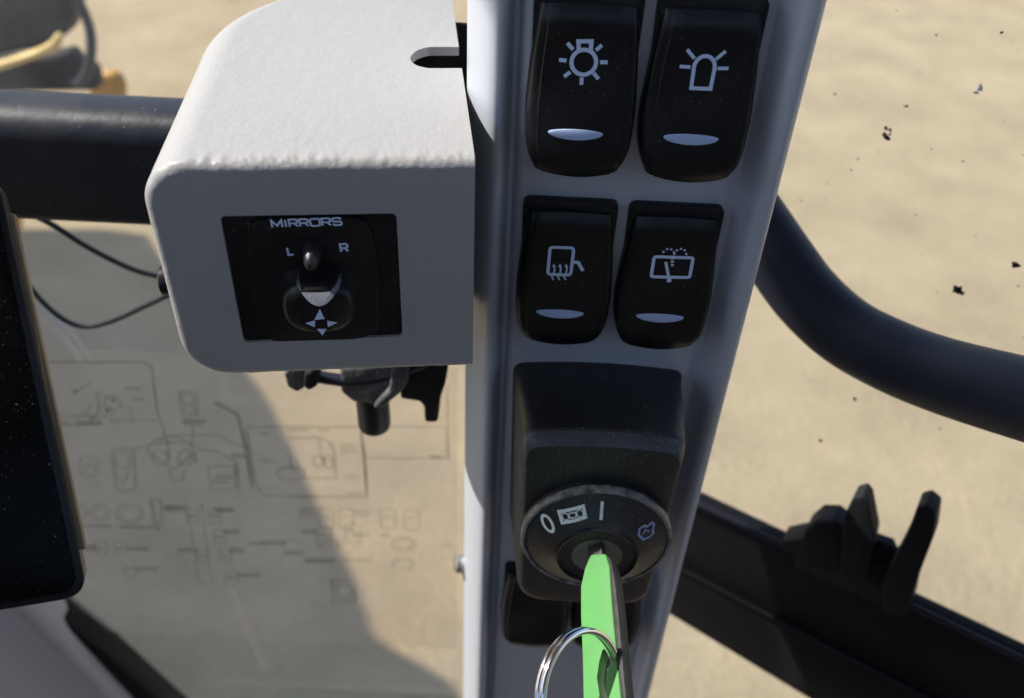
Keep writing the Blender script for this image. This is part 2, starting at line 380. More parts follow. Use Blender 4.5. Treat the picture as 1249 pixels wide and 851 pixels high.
def make_rocker(cx, ztop, label, icon=None, lens=None, group='rocker switches on the pillar'):
    R = Rocker(cx, ztop); base = V(cx, 197.4, ztop - 20)
    t = thing('rocker_switch', base, label, 'switch', group)
    # bezel frame
    o = [V(cx - 12.0, 197.6, ztop), V(cx + 12.0, 197.6, ztop), V(cx + 11.6, 197.6, ztop - 38.6), V(cx - 11.6, 197.6, ztop - 38.6)]
    b = prism_bm(round_poly(o, [.0022, .0022, .002, .002], 4), Vector((0, -.0026, 0)), .0006, 2)
    from_bm('bezel', b, BLACK, t, 40)
    # actuator
    vs, fs = [], []
    A = [(-1, -.3), (-1, .45), (-.985, .70), (-.945, .86), (-.87, .94), (-.78, .965), (-.765, 1), (-.5, 1.014), (-.25, 1.03), (0, 1.035), (.25, 1.03), (.5, 1.014), (.765, 1), (.78, .965), (.87, .94), (.945, .86), (.985, .70), (1, .45), (1, -.3)]
    T = [0, .012, .03, .06] + [.1 + .05 * i for i in range(17)] + [.925, .95, .97, .985, 1.0]
    for tt in T:
        w_ = sm(WT, tt); d_ = sm(DT, tt)
        for a, dd in A:
            x = cx + a * w_; z = ztop - R.TOP - R.H * tt - 1.7 * tt ** 6 * (1 - a * a) + .6 * (1 - tt) ** 8 * (1 - a * a)
            vs.append(V(x, PY * 1000 - d_ * dd, z))
    m_ = len(A)
    for i in range(len(T) - 1):
        for k in range(m_ - 1): fs.append((i * m_ + k, i * m_ + k + 1, (i + 1) * m_ + k + 1, (i + 1) * m_ + k))
    fs.append(tuple(range(m_))); fs.append(tuple((len(T) - 1) * m_ + k for k in range(m_)))
    act = mesh('rocker', vs, fs, BLACK, t, 38)
    if lens:
        c = R.px(*lens); vs, fs = [], []
        N_ = 28; rings = [(1, 0), (.97, .12), (.8, .2), (0, .25)]
        for k_, (q, lift) in enumerate(rings[:-1]):
            for i in range(N_):
                a = 2 * math.pi * i / N_; x = c.x + .00635 * q * math.cos(a); zz = math.sin(a); z = c.y + (.00085 if zz > 0 else .00165) * q * zz
                vs.append(R.surf(x, z, lift))
        vs.append(R.surf(c.x, c.y, .25))
        for k_ in range(2):
            for i in range(N_): j = (i + 1) % N_; fs.append((k_ * N_ + i, k_ * N_ + j, (k_ + 1) * N_ + j, (k_ + 1) * N_ + i))
        for i in range(N_): fs.append((2 * N_ + i, 2 * N_ + (i + 1) % N_, 3 * N_))
        mesh('indicator_lens', vs, fs, LENS, act, 60)
    if icon:
        P = Print(); icon(P, R); P.build('icon', R.surf, PRINT, act)
    return t
W_ = .00072
def ic_light(P, R):
    g = R.px
    c = g(712, 75.5); r = (g(727, 75.5) - c).length
    P.line(arc(c, r, 0, 360, 40)[:-1], .0009, True)
    P.line([g(706, 62), g(705.5, 50), g(721.5, 50), g(720.5, 62)], .0009)
    for a, b in (((692, 52), (699, 60)), ((682, 72.5), (691, 73.5)), ((688, 93), (695.5, 87.5)), ((709, 103), (709.5, 94)), ((724, 88.5), (730, 96)), ((732, 75.5), (741, 75.5)), ((727, 61), (734, 54.5))):
        P.line([g(*a), g(*b)], .00085)
def ic_beacon(P, R):
    g = R.px
    a, b = g(843, 107), g(866.5, 108); l = g(846.5, 81); r = g(871.5, 83)
    c = (l + r) / 2; rr = (r - l).length / 2
    P.line([a] + [l] + arc(c, rr, 180, 0, 16, rr * 1.1)[1:-1] + [r, b], .00085, True)
    for p, q in (((829, 80.5), (842, 81.5)), ((838, 60), (847, 71)), ((873, 72), (885, 62)), ((875, 83), (888.5, 83))):
        P.line([g(*p), g(*q)], .00075)
def ic_mirror(P, R):
    g = R.px
    q = [g(671, 301), g(700, 302), g(696, 335), g(668, 334)]
    P.line(round_poly(q, .0009, 4), .0008, True)
    P.line([g(700, 319), g(705.5, 320), g(711, 330)], .0009)
    for u in (675.5, 683, 690.5):
        P.line([g(u - .5, 341), g(u - 2.5, 337), g(u + .5, 331), g(u + 1, 327), g(u, 324)], .00042)
        P.fill([g(u - 2.3, 325), g(u, 321), g(u + 2.4, 325)])
def ic_wiper(P, R):
    g = R.px
    P.line(round_poly([g(798, 312.5), g(845.5, 314), g(841, 338), g(794, 337)], .0007, 4), .00085, True)
    P.line([g(812, 319), g(816, 340)], .00075)
    c = g(816, 341.5); P.fill(arc(c, .00065, 0, 330, 11))
    for cu in (815, 829.5):
        pts = arc(g(cu, 311), .00155, 200, 0, 20, .0019) if cu < 820 else arc(g(cu, 311), .00155, 180, -15, 20, .0019)
        for k in range(0, 20, 4): P.line(pts[k:k + 3], .00055)
    for v0 in (313.5, 317.5, 321.5): P.line([g(820, v0), g(820, v0 + 2.6)], .00075)
make_rocker(13.0, -59.5, 'upper left black rocker switch marked with a lamp with rays', ic_light, (702, 162))
make_rocker(39.6, -59.5, 'upper right black rocker switch marked with a rotating beacon', ic_beacon, (843, 168))
make_rocker(13.0, -110.7, 'black rocker switch marked with a heated mirror and three wavy arrows', ic_mirror, (683, 381))
make_rocker(39.6, -110.7, 'black rocker switch marked with a window wiper and washer spray', ic_wiper, (805, 386))
make_rocker(13.2, -258.5, 'plain black rocker switch half hidden left below the key switch', None, None)
make_rocker(39.6, -258.5, 'plain black rocker switch behind the green key, right below the key switch', None, None)

# ------------------------------------------------------------------ key switch
kc = Vector((.0259, .1582, CZ - .1963))
ks = thing('key_switch', V(25, 197, -236), 'black wedge shaped ignition key switch with round marked bezel', 'key switch')
def kh_section(y, l, r, t, b, rt, rb, bow):
    pts = [Vector((l, t)), Vector((r, t)), Vector((r - 1.5, b)), Vector((l + 1.5, b))]
    q = round_poly(pts, [rt, rt, rb, rb], 7)
    out = []
    for p in q:
        x, z = p.x, p.y
        a = (x - (l + r) / 2) / ((r - l) / 2)
        if z > (t + b) / 2: z += bow * (1 - a * a)
        else: z -= bow * .8 * (1 - a * a)
        out.append(V(x, y, z))
    return out
def densify(pts, n=6):
    out = []
    for i, p in enumerate(pts):
        q = pts[(i + 1) % len(pts)]
        k = n if (q - p).length > 8 else 1
        for j in range(k): out.append(p + (q - p) * j / k)
    return out
def kh_sec(y, l, r, t, b, rt, rb, bow):
    pts = [Vector((l, t)), Vector((r, t)), Vector((r - 1.5, b)), Vector((l + 1.5, b))]
    q = densify(round_poly(pts, [rt, rt, rb, rb], 7), 10); out = []
    for p in q:
        x, z = p.x, p.y; a = (x - (l + r) / 2) / ((r - l) / 2)
        z += bow * (1 - a * a) if z > (t + b) / 2 else -bow * .8 * (1 - a * a)
        out.append(V(x, y, z))
    return out
secs = [(197.5, .6, 50.2, -166.2, -239.5, 3.5, 8, 1.6), (194, 1.2, 49.6, -166.2, -239.2, 3.6, 8, 1.6), (180, 2.6, 48.6, -165.8, -238.2, 4, 8, 1.7), (172, 3.4, 48.0, -165.6, -237.6, 4.2, 8, 1.8), (169.6, 3.7, 47.8, -165.7, -237.4, 4.2, 8, 1.8), (168.9, 3.8, 47.7, -166.2, -237.3, 4.2, 8, 1.8),
        (167.9, 4.1, 47.5, -167.2, -236.9, 4.4, 8, 1.7), (166.8, 4.6, 47.1, -168.5, -236.2, 4.6, 8, 1.6), (166.35, 5.2, 46.6, -169.2, -235.6, 4.8, 8, 1.6), (166.2, 6.0, 46.0, -170.2, -234.8, 4.8, 8, 1.5), (166.15, 9, 43, -174, -231, 4.8, 8, 1)]
vs, fs = [], []; rows = [kh_sec(*s_) for s_ in secs]; n = len(rows[0])
for r_, s_ in zip(rows, secs):
    f_ = 1 - .030 * (197.5 - s_[0]) / 34.3
    for p in r_: p.xyz = CAM + (p - CAM) * f_
for r_ in rows: vs += r_
for i in range(len(rows) - 1):
    for k in range(n): k2 = (k + 1) % n; fs.append((i * n + k, i * n + k2, (i + 1) * n + k2, (i + 1) * n + k))
fs.append(tuple(range(n))); fs.append(tuple((len(rows) - 1) * n + k for k in range(n)))
kb = mesh('body', vs, fs, TEXTURED, ks, 24)
# paler band laid over the hood's ridge, sunlight put into its colour
RIDGE = mat('sunlit_ridge_plastic', (.050, .055, .066), .38, spec=.7, bump=[(2200, .00014, 2)], specks=[(1700, .18, .25, .6), (650, .08, .06, .8)], mottle=(120, .8, (.02, .022, .027)))
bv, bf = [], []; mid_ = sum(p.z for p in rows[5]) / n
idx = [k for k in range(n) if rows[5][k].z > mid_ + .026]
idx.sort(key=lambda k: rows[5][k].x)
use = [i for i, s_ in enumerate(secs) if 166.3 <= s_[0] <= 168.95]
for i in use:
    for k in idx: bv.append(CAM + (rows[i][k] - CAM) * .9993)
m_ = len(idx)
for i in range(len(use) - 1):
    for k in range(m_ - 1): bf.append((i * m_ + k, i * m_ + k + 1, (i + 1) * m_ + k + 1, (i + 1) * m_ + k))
mesh('sunlit_ridge', bv, bf, RIDGE, kb, 60)
ax = Vector((0, -1, 0))
base = Vector((kc.x, .1615, kc.z))
# bezel: skirt, worn rim, cone down to the inner collar
bez = lathe('bezel', base, ax, [(20.777e-3, -.001), (20.777e-3, .0024), (20.382e-3, .0031), (19.788e-3, .0033), (12.071e-3, .0080), (11.081e-3, .0086)], TEXTURED, ks, 96, 25)
lathe('rim', base, ax, [(21.025e-3, .0016), (21.074e-3, .0028), (20.678e-3, .0036), (19.986e-3, .0037), (19.689e-3, .0032), (20.085e-3, .0016)], WORN, bez, 96)
lathe('collar', base, ax, [(11.774e-3, .0070), (11.675e-3, .0088), (11.081e-3, .0093), (10.587e-3, .0091), (10.191e-3, .0040), (9.696e-3, .0036), (9.399e-3, .0072), (8.905e-3, .0078), (7.421e-3, .0078)], BLACK, ks, 72, 30)
lf = lathe('lock_face', base, ax, [(7.519e-3, .0060), (7.421e-3, .0082), (6.926e-3, .0086), (0.495e-3, .0087)], LOCK, ks, 48)
def cone(x, z, lift=.00012):
    r = math.hypot(x - kc.x, z - kc.z); d = .0033 + (19.8e-3 - r) / (7.72e-3) * .0047
    return Vector((x, base.y - d - lift, z))
def cpx(u, v):
    y = .154
    for _ in range(8):
        p = hit(u, v, YP(y)); y = cone(p.x, p.z).y
    return Vector((p.x, p.z))
P = Print()
c0 = cpx(668, 638.5); a_ = (cpx(664, 629) - cpx(673.5, 649)); L_ = a_.length / 2; d_ = a_.normalized(); nrm = Vector((-d_.y, d_.x))
P.line([c0 + d_ * math.cos(t_) * L_ + nrm * math.sin(t_) * .0013 for t_ in [i * math.pi / 14 for i in range(28)]], .0008, True)
q = [cpx(681.5, 623.5), cpx(711.5, 616), cpx(714.5, 630), cpx(685.5, 637.5)]
P.line(q, .0008, True)
uu, vv = (q[1] - q[0]), (q[3] - q[0])
def rq(a, b): return q[0] + uu * a + vv * b
for ca in (.2, .8):
    c_ = rq(ca, .5); P.line([c_ + Vector((math.cos(i * .63), math.sin(i * .63))) * .0009 for i in range(10)], .0003, True)
P.line([rq(.37, .3), rq(.63, .3), rq(.63, .7), rq(.37, .7)], .0003, True)
P.line([cpx(734.5, 610), cpx(733, 634)], .00085)
P.build('position_marks', cone, PRINTW, bez)
P = Print()
pts = [cpx(*p_) for p_ in ((779, 652), (780, 645), (786, 641), (790, 642), (795, 637), (798, 640), (796, 646), (797, 650), (792, 655), (785, 658))]
P.line(pts, .0006, True)
P.line([cpx(784, 652), cpx(787, 646), cpx(792, 648)], .0004)
P.build('start_mark', cone, PRINTSH, bez)

# ------------------------------------------------------------------ key (leans: its broad side faces up and left)
ang = math.radians(44)
ko = Vector((.0254, .1508, CZ - .1921))          # where it leaves the lock
sx = Vector((math.cos(ang), 0, math.sin(ang)))     # across the head
ny = Vector((-math.sin(ang), 0, math.cos(ang)))    # normal of the lit broad side
ln = Vector((.035, -1, -.0)).normalized()          # out of the lock
key = thing('key', ko, 'bright green plastic headed key standing in the black key switch', 'key')
def kp(a, l, h): return ko + sx * a / 1000 + ln * l / 1000 + ny * h / 1000
KPl = Plane(ko + ny * .0012, ny)
def kq(u, v, h=0): return hit(u, v, KPl) + ny * h / 1000
def kpoly(pts, h): return [kq(u, v, h) for u, v in pts]
shape = [(720, 676), (738, 675), (743, 690), (746, 735), (751, 790), (757, 851), (763, 905), (758, 930), (724, 935), (713, 900), (711, 851), (710, 800), (708, 750), (708, 715), (713, 693)]
slotp = [(752, 789), (735, 792), (731, 806), (728, 826), (731, 846), (737, 862), (741, 858), (739, 832), (741, 816), (745, 808), (753, 806)]
def kcut(): return prism_bm(kpoly(slotp, 6), ny * -.012, 0)
from_bm('head', boolean(prism_bm(kpoly(shape, 0), ny * -.0026, .0004, 3), kcut()), GREEN, key, 30)
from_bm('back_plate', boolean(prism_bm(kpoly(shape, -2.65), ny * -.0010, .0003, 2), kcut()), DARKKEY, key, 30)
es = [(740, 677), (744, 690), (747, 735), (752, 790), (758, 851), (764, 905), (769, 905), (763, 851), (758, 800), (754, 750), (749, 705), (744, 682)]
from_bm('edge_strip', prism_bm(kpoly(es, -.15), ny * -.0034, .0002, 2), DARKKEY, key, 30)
def kp(a, l, h): return ko + sx * a / 1000 + ln * l / 1000 + ny * h / 1000
b = prism_bm([kp(a, l, 1.0) for a, l in [(-2.3, -8), (2.3, -8), (2.3, 2.6), (-2.3, 2.6)]], ny * -.002, .0002, 2)
from_bm('blade', b, DARKKEY, key, 30)

# key ring: passes through the slot of the key, leans against its lit side
pa = hit(746, 803, KPl) - ny * .0013; 
vd = ray(708, 851).normalized(); ut = (M @ Vector((1, 0, 0))).cross(vd).normalized(); rt2 = vd.cross(ut); axr = (vd * .65 - rt2 * .733 + ut * .2).normalized(); rc = hit(708, 840, Plane(pa, axr))
# in-plane basis
e1 = (pa - rc); e1 = (e1 - axr * e1.dot(axr)); R_ = e1.length; e1.normalize(); e2 = axr.cross(e1)
print('RING radius mm', R_ * 1000)
def ringpath(R_, off, n=96): return [rc + e1 * math.cos(2 * math.pi * i / n) * R_ + e2 * math.sin(2 * math.pi * i / n) * R_ + axr * off for i in range(n)]
kr = thing('key_ring', rc, 'shiny split steel ring hanging through the green key', 'key ring')
tube('coil', ringpath(R_, -.0007), .0008, CHROME, kr, 14, True)
tube('coil', ringpath(R_, .0008), .0008, CHROME, kr, 14, True)

# ------------------------------------------------------------------ mirror control housing (folded sheet box)
HY = math.radians(7.5); HO = Vector((-.0098, .1718, CZ)); hx = Vector((math.cos(HY), math.sin(HY), 0)); hy = Vector((-math.sin(HY), math.cos(HY), 0))
FP = Plane(HO, hy)                              # plane of its front
def HW(x, y, z): return HO + hx * x / 1000 + hy * y / 1000 + Vector((0, 0, z / 1000))
hd = thing('mirror_control_housing', HW(-35, 60, -146), 'light grey folded metal box with rounded corners beside the pillar, its front in shade', 'housing')
def hsec(l, r, t, b, rt, rb, inset, y):
    l += inset; t -= inset; b += inset
    pts = []
    def arcp(cx, cz, rad, a0, a1, n):
        for i in range(n + 1):
            a = math.radians(a0 + (a1 - a0) * i / n); pts.append((cx + rad * math.cos(a), cz + rad * math.sin(a)))
    n = 150
    for i in range(n): pts.append((r + (l + rt - r) * i / n, t))
    arcp(l + rt, t - rt, rt, 90, 180, 14)
    for i in range(1, 30): pts.append((l, t - rt + (b + rb - (t - rt)) * i / 30))
    arcp(l + rb, b + rb, rb, 180, 270, 14)
    for i in range(1, n + 1): pts.append((l + rb + (r - l - rb) * i / n, b))
    return [(x, y, z) for x, z in pts]
Tt, Tb = -88.6, -147.2
DEPTH = 118
rows = []
fr_ = 2.6
def nz(x, y, z, k):
    return noise.noise(Vector((x * .5 + k, y * .5, z * .5))) * .12 + noise.noise(Vector((x * 1.3 + y * .9 + k, y * .9, z * 1.3))) * .07
ylist = [fr_ * (1 - math.cos(a * math.pi / 16)) for a in range(0, 9)]
ins = [fr_ * (1 - math.sin(a * math.pi / 16)) for a in range(0, 9)]
sections = [(ins[i], 0, ylist[i]) for i in range(9)]
for i in range(1, 61):
    y = fr_ + (DEPTH - fr_) * i / 60
    k = max(0, (y - 72) / (DEPTH - 72)); L_ = 46 * (1 - math.sqrt(max(0, 1 - k * k))) * .95
    sections.append((0, L_, y))
vs, fs = [], []
for si, (inset, L_, y) in enumerate(sections):
    sec = hsec(-70.5 + L_, 0, Tt, Tb, max(2, 10.5 - inset), max(2, 11.5 - inset), inset, y)
    n = len(sec)
    for (x, yv, z) in sec:
        d = nz(x, yv, z, 3)
        edge = math.exp(-((yv - 1.5) / 3.0) ** 2)
        amp = .35 + 2.3 * edge
        vs.append((x, yv + d * edge * .5, z + d * amp * (1 if z > Tt - 12 else .4)))
for i in range(len(sections) - 1):
    for k in range(n - 1): fs.append((i * n + k, i * n + k + 1, (i + 1) * n + k + 1, (i + 1) * n + k))
# front sheet: fan from the outline to an inner grid is enough, it is flat
fs.append(tuple(range(n)))
fs.append(tuple((len(sections) - 1) * n + k for k in range(n)))
bm = bmesh.new(); bvs = [bm.verts.new(HW(*p)) for p in vs]
for f in fs: bm.faces.new([bvs[i] for i in f])
bmesh.ops.recalc_face_normals(bm, faces=bm.faces)
me = bpy.data.meshes.new('shell'); bm.to_mesh(me); bm.free()
ob = link('shell_tmp', me)
md = ob.modifiers.new('s', 'SOLIDIFY'); md.thickness = .0024; md.offset = -1
dg = bpy.context.evaluated_depsgraph_get(); m2_ = bpy.data.meshes.new_from_object(ob.evaluated_get(dg)); bpy.data.objects.remove(ob)
bm = bmesh.new(); bm.from_mesh(m2_)
# opening for the switch
sw = [hit(268, 263.5, FP), hit(483.5, 260, FP), hit(491, 410, FP), hit(297.5, 418, FP)]
cut = prism_bm([p - hy * .006 for p in round_poly(sw, .0014, 5)], hy * .016, 0)
bm = boolean(bm, cut)
# slot in the top sheet, open to the right
TZ = Plane((0, 0, CZ + Tt / 1000), (0, 0, 1))
sl = [hit(620, 57, TZ), hit(522, 57, TZ), hit(508, 61, TZ), hit(500, 69, TZ), hit(501.5, 75, TZ), hit(508, 80, TZ), hit(522, 83, TZ), hit(620, 83, TZ)]
zt = Vector((0, 0, .012))
cut = prism_bm([p + zt for p in round_poly(sl, [0, .001, .003, .002, .002, .003, .001, 0], 4)], -zt * 2.2, 0)
bm = boolean(bm, cut)
shell = from_bm('shell', bm, PAINT, hd, 40)
by_ = .262; zt_ = hit(556, 29, YP(by_)).z
b = prism_bm([Vector((-.040, by_, zt_)), Vector((-.0147, by_, zt_)), Vector((-.0147, by_, CZ - .22)), Vector((-.040, by_, CZ - .146))], Vector((0, .002, 0)), .0005, 2)
from_bm('mounting_flange', b, DARKMETAL, hd, 30)
# bolt on its left side
bp_ = hit(184, 315, YP(.181))
lathe('bolt', HW(-70.3, 10, (bp_.z - CZ) * 1000) - Vector((0, 0, .0)), -hx, [(3.9e-3, 0), (3.9e-3, .0012), (3.7e-3, .0034), (2.6e-3, .0040), (.4e-3, .0041)], BLACK, hd, 28)

# ------------------------------------------------------------------ mirror switch
SPd = .0009
SP = Plane(HO + hy * SPd, hy)
ms = thing('mirror_switch', HO + hx * -.036 + hy * SPd + Vector((0, 0, -.13)), 'black mirror adjuster panel marked MIRRORS with L R toggle and arrow pad', 'switch')
def c2(p): d = p - HO; return Vector((d.dot(hx), d.z))
def mpx(u, v, pl=SP): return c2(hit(u, v, pl))
def surf_at(depth):
    return lambda x, z: HO + hx * x + hy * depth + Vector((0, 0, z))
quad = [mpx(264, 258), mpx(488, 255), mpx(496, 414), mpx(293, 422)]
fc = surf_at(SPd)
b = prism_bm([fc(p.x, p.y) for p in quad], hy * .006, 0); from_bm('plate', b, BLACK, ms, 30)
# raised inner pad with rounded outline
fp = surf_at(SPd - .0001)
outl = [mpx(*p_) for p_ in ((305, 266), (448, 263), (458, 300), (463, 345), (464, 400), (440, 410), (332, 413), (316, 400), (306, 350), (301, 300))]
b = prism_bm([surf_at(SPd - .0011)(p.x, p.y) for p in round_poly(outl, .003, 4)], hy * .0012, .0004, 3); pad = from_bm('pad', b, BLACK, ms, 30)
PADY = SPd - .0011; PP = Plane(HO + hy * PADY, hy)
# slot for the toggle
b = prism_bm([surf_at(PADY - .00018)(p.x, p.y) for p in round_poly([mpx(359, 292, PP), mpx(411, 290, PP), mpx(413, 308, PP), mpx(361, 311, PP)], .0006, 3)], hy * .0003, 0)
from_bm('toggle_slot', b, VOID, ms, 30)
tg = hit(381, 306, PP)
path = [tg + hy * .001, tg - hy * .002, tg - hy * .004, tg - hy * .0055, tg - hy * .0062]
vs, fs = [], []
rad = [(2.1, 2.9), (1.95, 2.7), (1.75, 2.4), (1.3, 1.8), (.5, .7)]
for p, (rx, rz) in zip(path, rad):
    for k in range(20):
        a = 2 * math.pi * k / 20; vs.append(p + hx * math.cos(a) * rx / 1000 + Vector((0, 0, math.sin(a) * rz / 1000)))
for i in range(4):
    for k in range(20): k2 = (k + 1) % 20; fs.append((i * 20 + k, i * 20 + k2, (i + 1) * 20 + k2, (i + 1) * 20 + k))
fs.append(tuple(range(20))); fs.append(tuple(80 + k for k in range(20)))
mesh('toggle', vs, fs, TEXTURED, ms, 60)
# arrow pad: square-ish cushion, domed, with a thumb hollow along the top
def cushion(name, c, rx, rz, prof, m, parent, pw=3.2, n=40):
    vs, fs = [], []
    for q, d in prof:
        for k in range(n):
            a = 2 * math.pi * k / n; ca, sa = math.cos(a), math.sin(a)
            rr = (abs(ca) ** pw + abs(sa) ** pw) ** (-1 / pw)
            vs.append(c + hx * ca * rr * rx * q + Vector((0, 0, sa * rr * rz * q)) - hy * d)
    for i in range(len(prof) - 1):
        for k in range(n): k2 = (k + 1) % n; fs.append((i * n + k, i * n + k2, (i + 1) * n + k2, (i + 1) * n + k))
    fs.append(tuple(range(n))); fs.append(tuple((len(prof) - 1) * n + k for k in range(n)))
    return mesh(name, vs, fs, m, parent, 40)
jc = hit(388.5, 381, Plane(HO + hy * (PADY - .0068), hy)) + hy * .0068
cushion('arrow_pad', jc + Vector((0, 0, .0003)), .0086, .0072, [(1.12, -.001), (1.09, .0002), (1.0, .0016), (.96, .0040), (.91, .0058), (.8, .0066), (.4, .0068), (.02, .0068)], BLACK, ms, 2.5)
# curved lip at the top of the pad, sun glint put into its paler colour
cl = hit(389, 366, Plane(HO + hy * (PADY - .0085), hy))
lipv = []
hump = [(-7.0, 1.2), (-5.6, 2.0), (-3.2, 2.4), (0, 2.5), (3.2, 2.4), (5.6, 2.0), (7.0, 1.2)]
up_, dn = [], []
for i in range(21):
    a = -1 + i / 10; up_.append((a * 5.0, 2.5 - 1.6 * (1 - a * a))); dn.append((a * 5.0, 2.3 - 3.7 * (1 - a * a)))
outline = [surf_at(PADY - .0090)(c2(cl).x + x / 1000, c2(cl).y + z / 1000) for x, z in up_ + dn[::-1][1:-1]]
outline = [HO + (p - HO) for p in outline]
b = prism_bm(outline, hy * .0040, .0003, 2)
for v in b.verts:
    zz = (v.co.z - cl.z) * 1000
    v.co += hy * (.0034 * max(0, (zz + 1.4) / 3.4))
from_bm('thumb_lip', b, mat('sunlit_lip_plastic', (.15, .16, .18), .3, bump=[(1800, .00006, 2)], specks=[(1500, .18, .3, .9)]), ms, 50)
# arrows + lettering
P = Print(); AP = Plane(HO + hy * (PADY - .00695), hy)
for tri in (((383.5, 390), (390, 376.5), (396, 389)), ((372.5, 394), (384.5, 390.5), (384, 399)), ((399, 391), (412, 393), (400, 399)), ((386.5, 401), (398, 401), (393.5, 409))):
    P.fill([mpx(*p_, AP) for p_ in tri])
P.build('arrow_marks', surf_at(PADY - .00695), PRINT, ms)
P = Print()
def glyph(ch, u0, v0, u1, v1, wd, pl=PP):
    a, b_, c_, d_ = mpx(u0, v0, pl), mpx(u1, v0 + (-.5), pl), mpx(u0 + (v1 - v0) * .2, v1, pl), None
    U = b_ - a; W = c_ - a
    def g(x, y): return a + U * x + W * y
    G = {'M': [[(0, 1), (0, 0), (.5, .8), (1, 0), (1, 1)]], 'I': [[(.5, 0), (.5, 1)]],
         'R': [[(0, 1), (0, 0), (.8, 0), (1, .12), (1, .42), (.8, .55), (0, .55)], [(.6, .55), (1, 1)]],
         'O': [[(.15, 0), (.85, 0), (1, .15), (1, .85), (.85, 1), (.15, 1), (0, .85), (0, .15), (.15, 0)]],
         'S': [[(1, .2), (.85, 0), (.15, 0), (0, .12), (0, .38), (.15, .5), (.85, .5), (1, .62), (1, .88), (.85, 1), (.15, 1), (0, .8)]],
         'L': [[(0, 0), (0, 1), (1, 1)]]}
    for s_ in G[ch]: P.line([g(*p_) for p_ in s_], wd, False, .0004)
x = 330.5
for ch, wd_ in (('M', 12.5), ('I', 3), ('R', 10), ('R', 10), ('O', 11.5), ('R', 10), ('S', 10.5)):
    v0 = 268.4 - (x - 330) * .035
    glyph(ch, x, v0, x + wd_, v0 + 8.6, .00042); x += wd_ + 2.9
glyph('L', 350.2, 302, 356.5, 310.5, .00048); glyph('R', 414.5, 297.5, 423, 306.5, .00048)
P.build('lettering', surf_at(PADY - .00008), PRINT, ms)

# ------------------------------------------------------------------ black bar at the left, behind the housing
bl = [hit(u, 190, YP(.262)) for u in (-260, 0, 100)]
by = .250; zt_ = hit(60, 146, YP(by)).z; zb_ = hit(60, 273, YP(by)).z; yb_ = hit(60, 106, Plane((0, 0, zt_), (0, 0, 1))).y + .002
sec = round_poly([Vector((by, zt_ + .001)), Vector((yb_, zt_ + .001)), Vector((yb_, zb_)), Vector((by, zb_))], [.011, .011, .004, .004], 9)
vs, fs = [], []; n = len(sec); xs = [-.45, -.3, -.2, -.0858]
for x_ in xs: vs += [Vector((x_, p.x, p.y)) for p in sec]
for i in range(3):
    for k in range(n): k2 = (k + 1) % n; fs.append((i * n + k, i * n + k2, (i + 1) * n + k2, (i + 1) * n + k))
fs.append(tuple(range(n))); fs.append(tuple(3 * n + k for k in range(n)))
BARM = mat('black_bar_paint', (.012, .014, .021), .38, bump=[(400, .00004, 2), (120, .0003, 3)], specks=[(500, .09, .05, .6)], wear=(30, .03))
bar = mesh('padded_bar', vs, fs, BARM, None, 40)
tag(bar, 'thick black horizontal bar running from the left edge into the grey housing', 'bar')

# cables
CP = YP(.292)
for k, (pts, lab) in enumerate((([(40, 262), (66, 275), (100, 297), (135, 316), (170, 331), (215, 341), (240, 345)], 'upper thin black cable running down into the back of the grey housing'),
                  ([(-20, 280), (5, 312), (30, 342), (55, 371), (82, 392), (108, 398), (140, 390), (175, 374), (210, 358), (235, 350)], 'lower sagging black cable hanging between screen and grey housing'))):
    o = tube('cable', smooth_path([hit(u, v, CP) for u, v in pts]), .00115, CABLE, None, 10); tag(o, lab, 'cable', 'thin cables behind the screen')

# ------------------------------------------------------------------ screen at far left
SPn = ray(40, 560).normalized(); SCP = Plane(CAM + ray(40, 560) * .19, -(SPn * .92 + Vector((.0, .30, -.05))).normalized())
co = [hit(-300, -860, SCP)] * 0
def sp_(u, v): return hit(u, v, SCP)
br = sp_(108, 727); e_up = (sp_(0, 232) - sp_(103, 715)).normalized(); e_l = (sp_(0, 747) - sp_(85, 733)).normalized()
tr = br + e_up * .0925; tl_ = tr + e_l * .075; bl_ = br + e_l * .075
sc_t = thing('monitor', br, 'dusty black screen cut by the left edge of the picture', 'monitor')
nrm = e_up.cross(e_l).normalized()
if nrm.dot(CAM - br) < 0: nrm = -nrm
b = prism_bm(round_poly([br, tr, tl_, bl_], [.0055, .0055, .0055, .0055], 8), -nrm * .007, .0007, 3); from_bm('case', b, BLACK, sc_t, 40)
i_ = .0016
gl_ = [br + (e_up + e_l) * i_, tr + (e_l - e_up) * i_, tl_ - (e_l + e_up) * i_, bl_ + (e_up - e_l) * i_]
b = prism_bm([p + nrm * .0004 for p in round_poly(gl_, [.0045, .0045, .0045, .0045], 8)], -nrm * .0006, .00015, 2); from_bm('glass', b, SCREEN, sc_t, 40)
ri = -e_l
b = prism_bm(round_poly([br + ri * .0011 + e_up * .010 - nrm * .0018, tr + ri * .0011 - e_up * .008 - nrm * .0018, tr - ri * .002 - e_up * .008 - nrm * .0018, br - ri * .002 + e_up * .010 - nrm * .0018], 0), -nrm * .0045, .0004, 2); from_bm('side_band', b, TANEDGE, sc_t, 40)

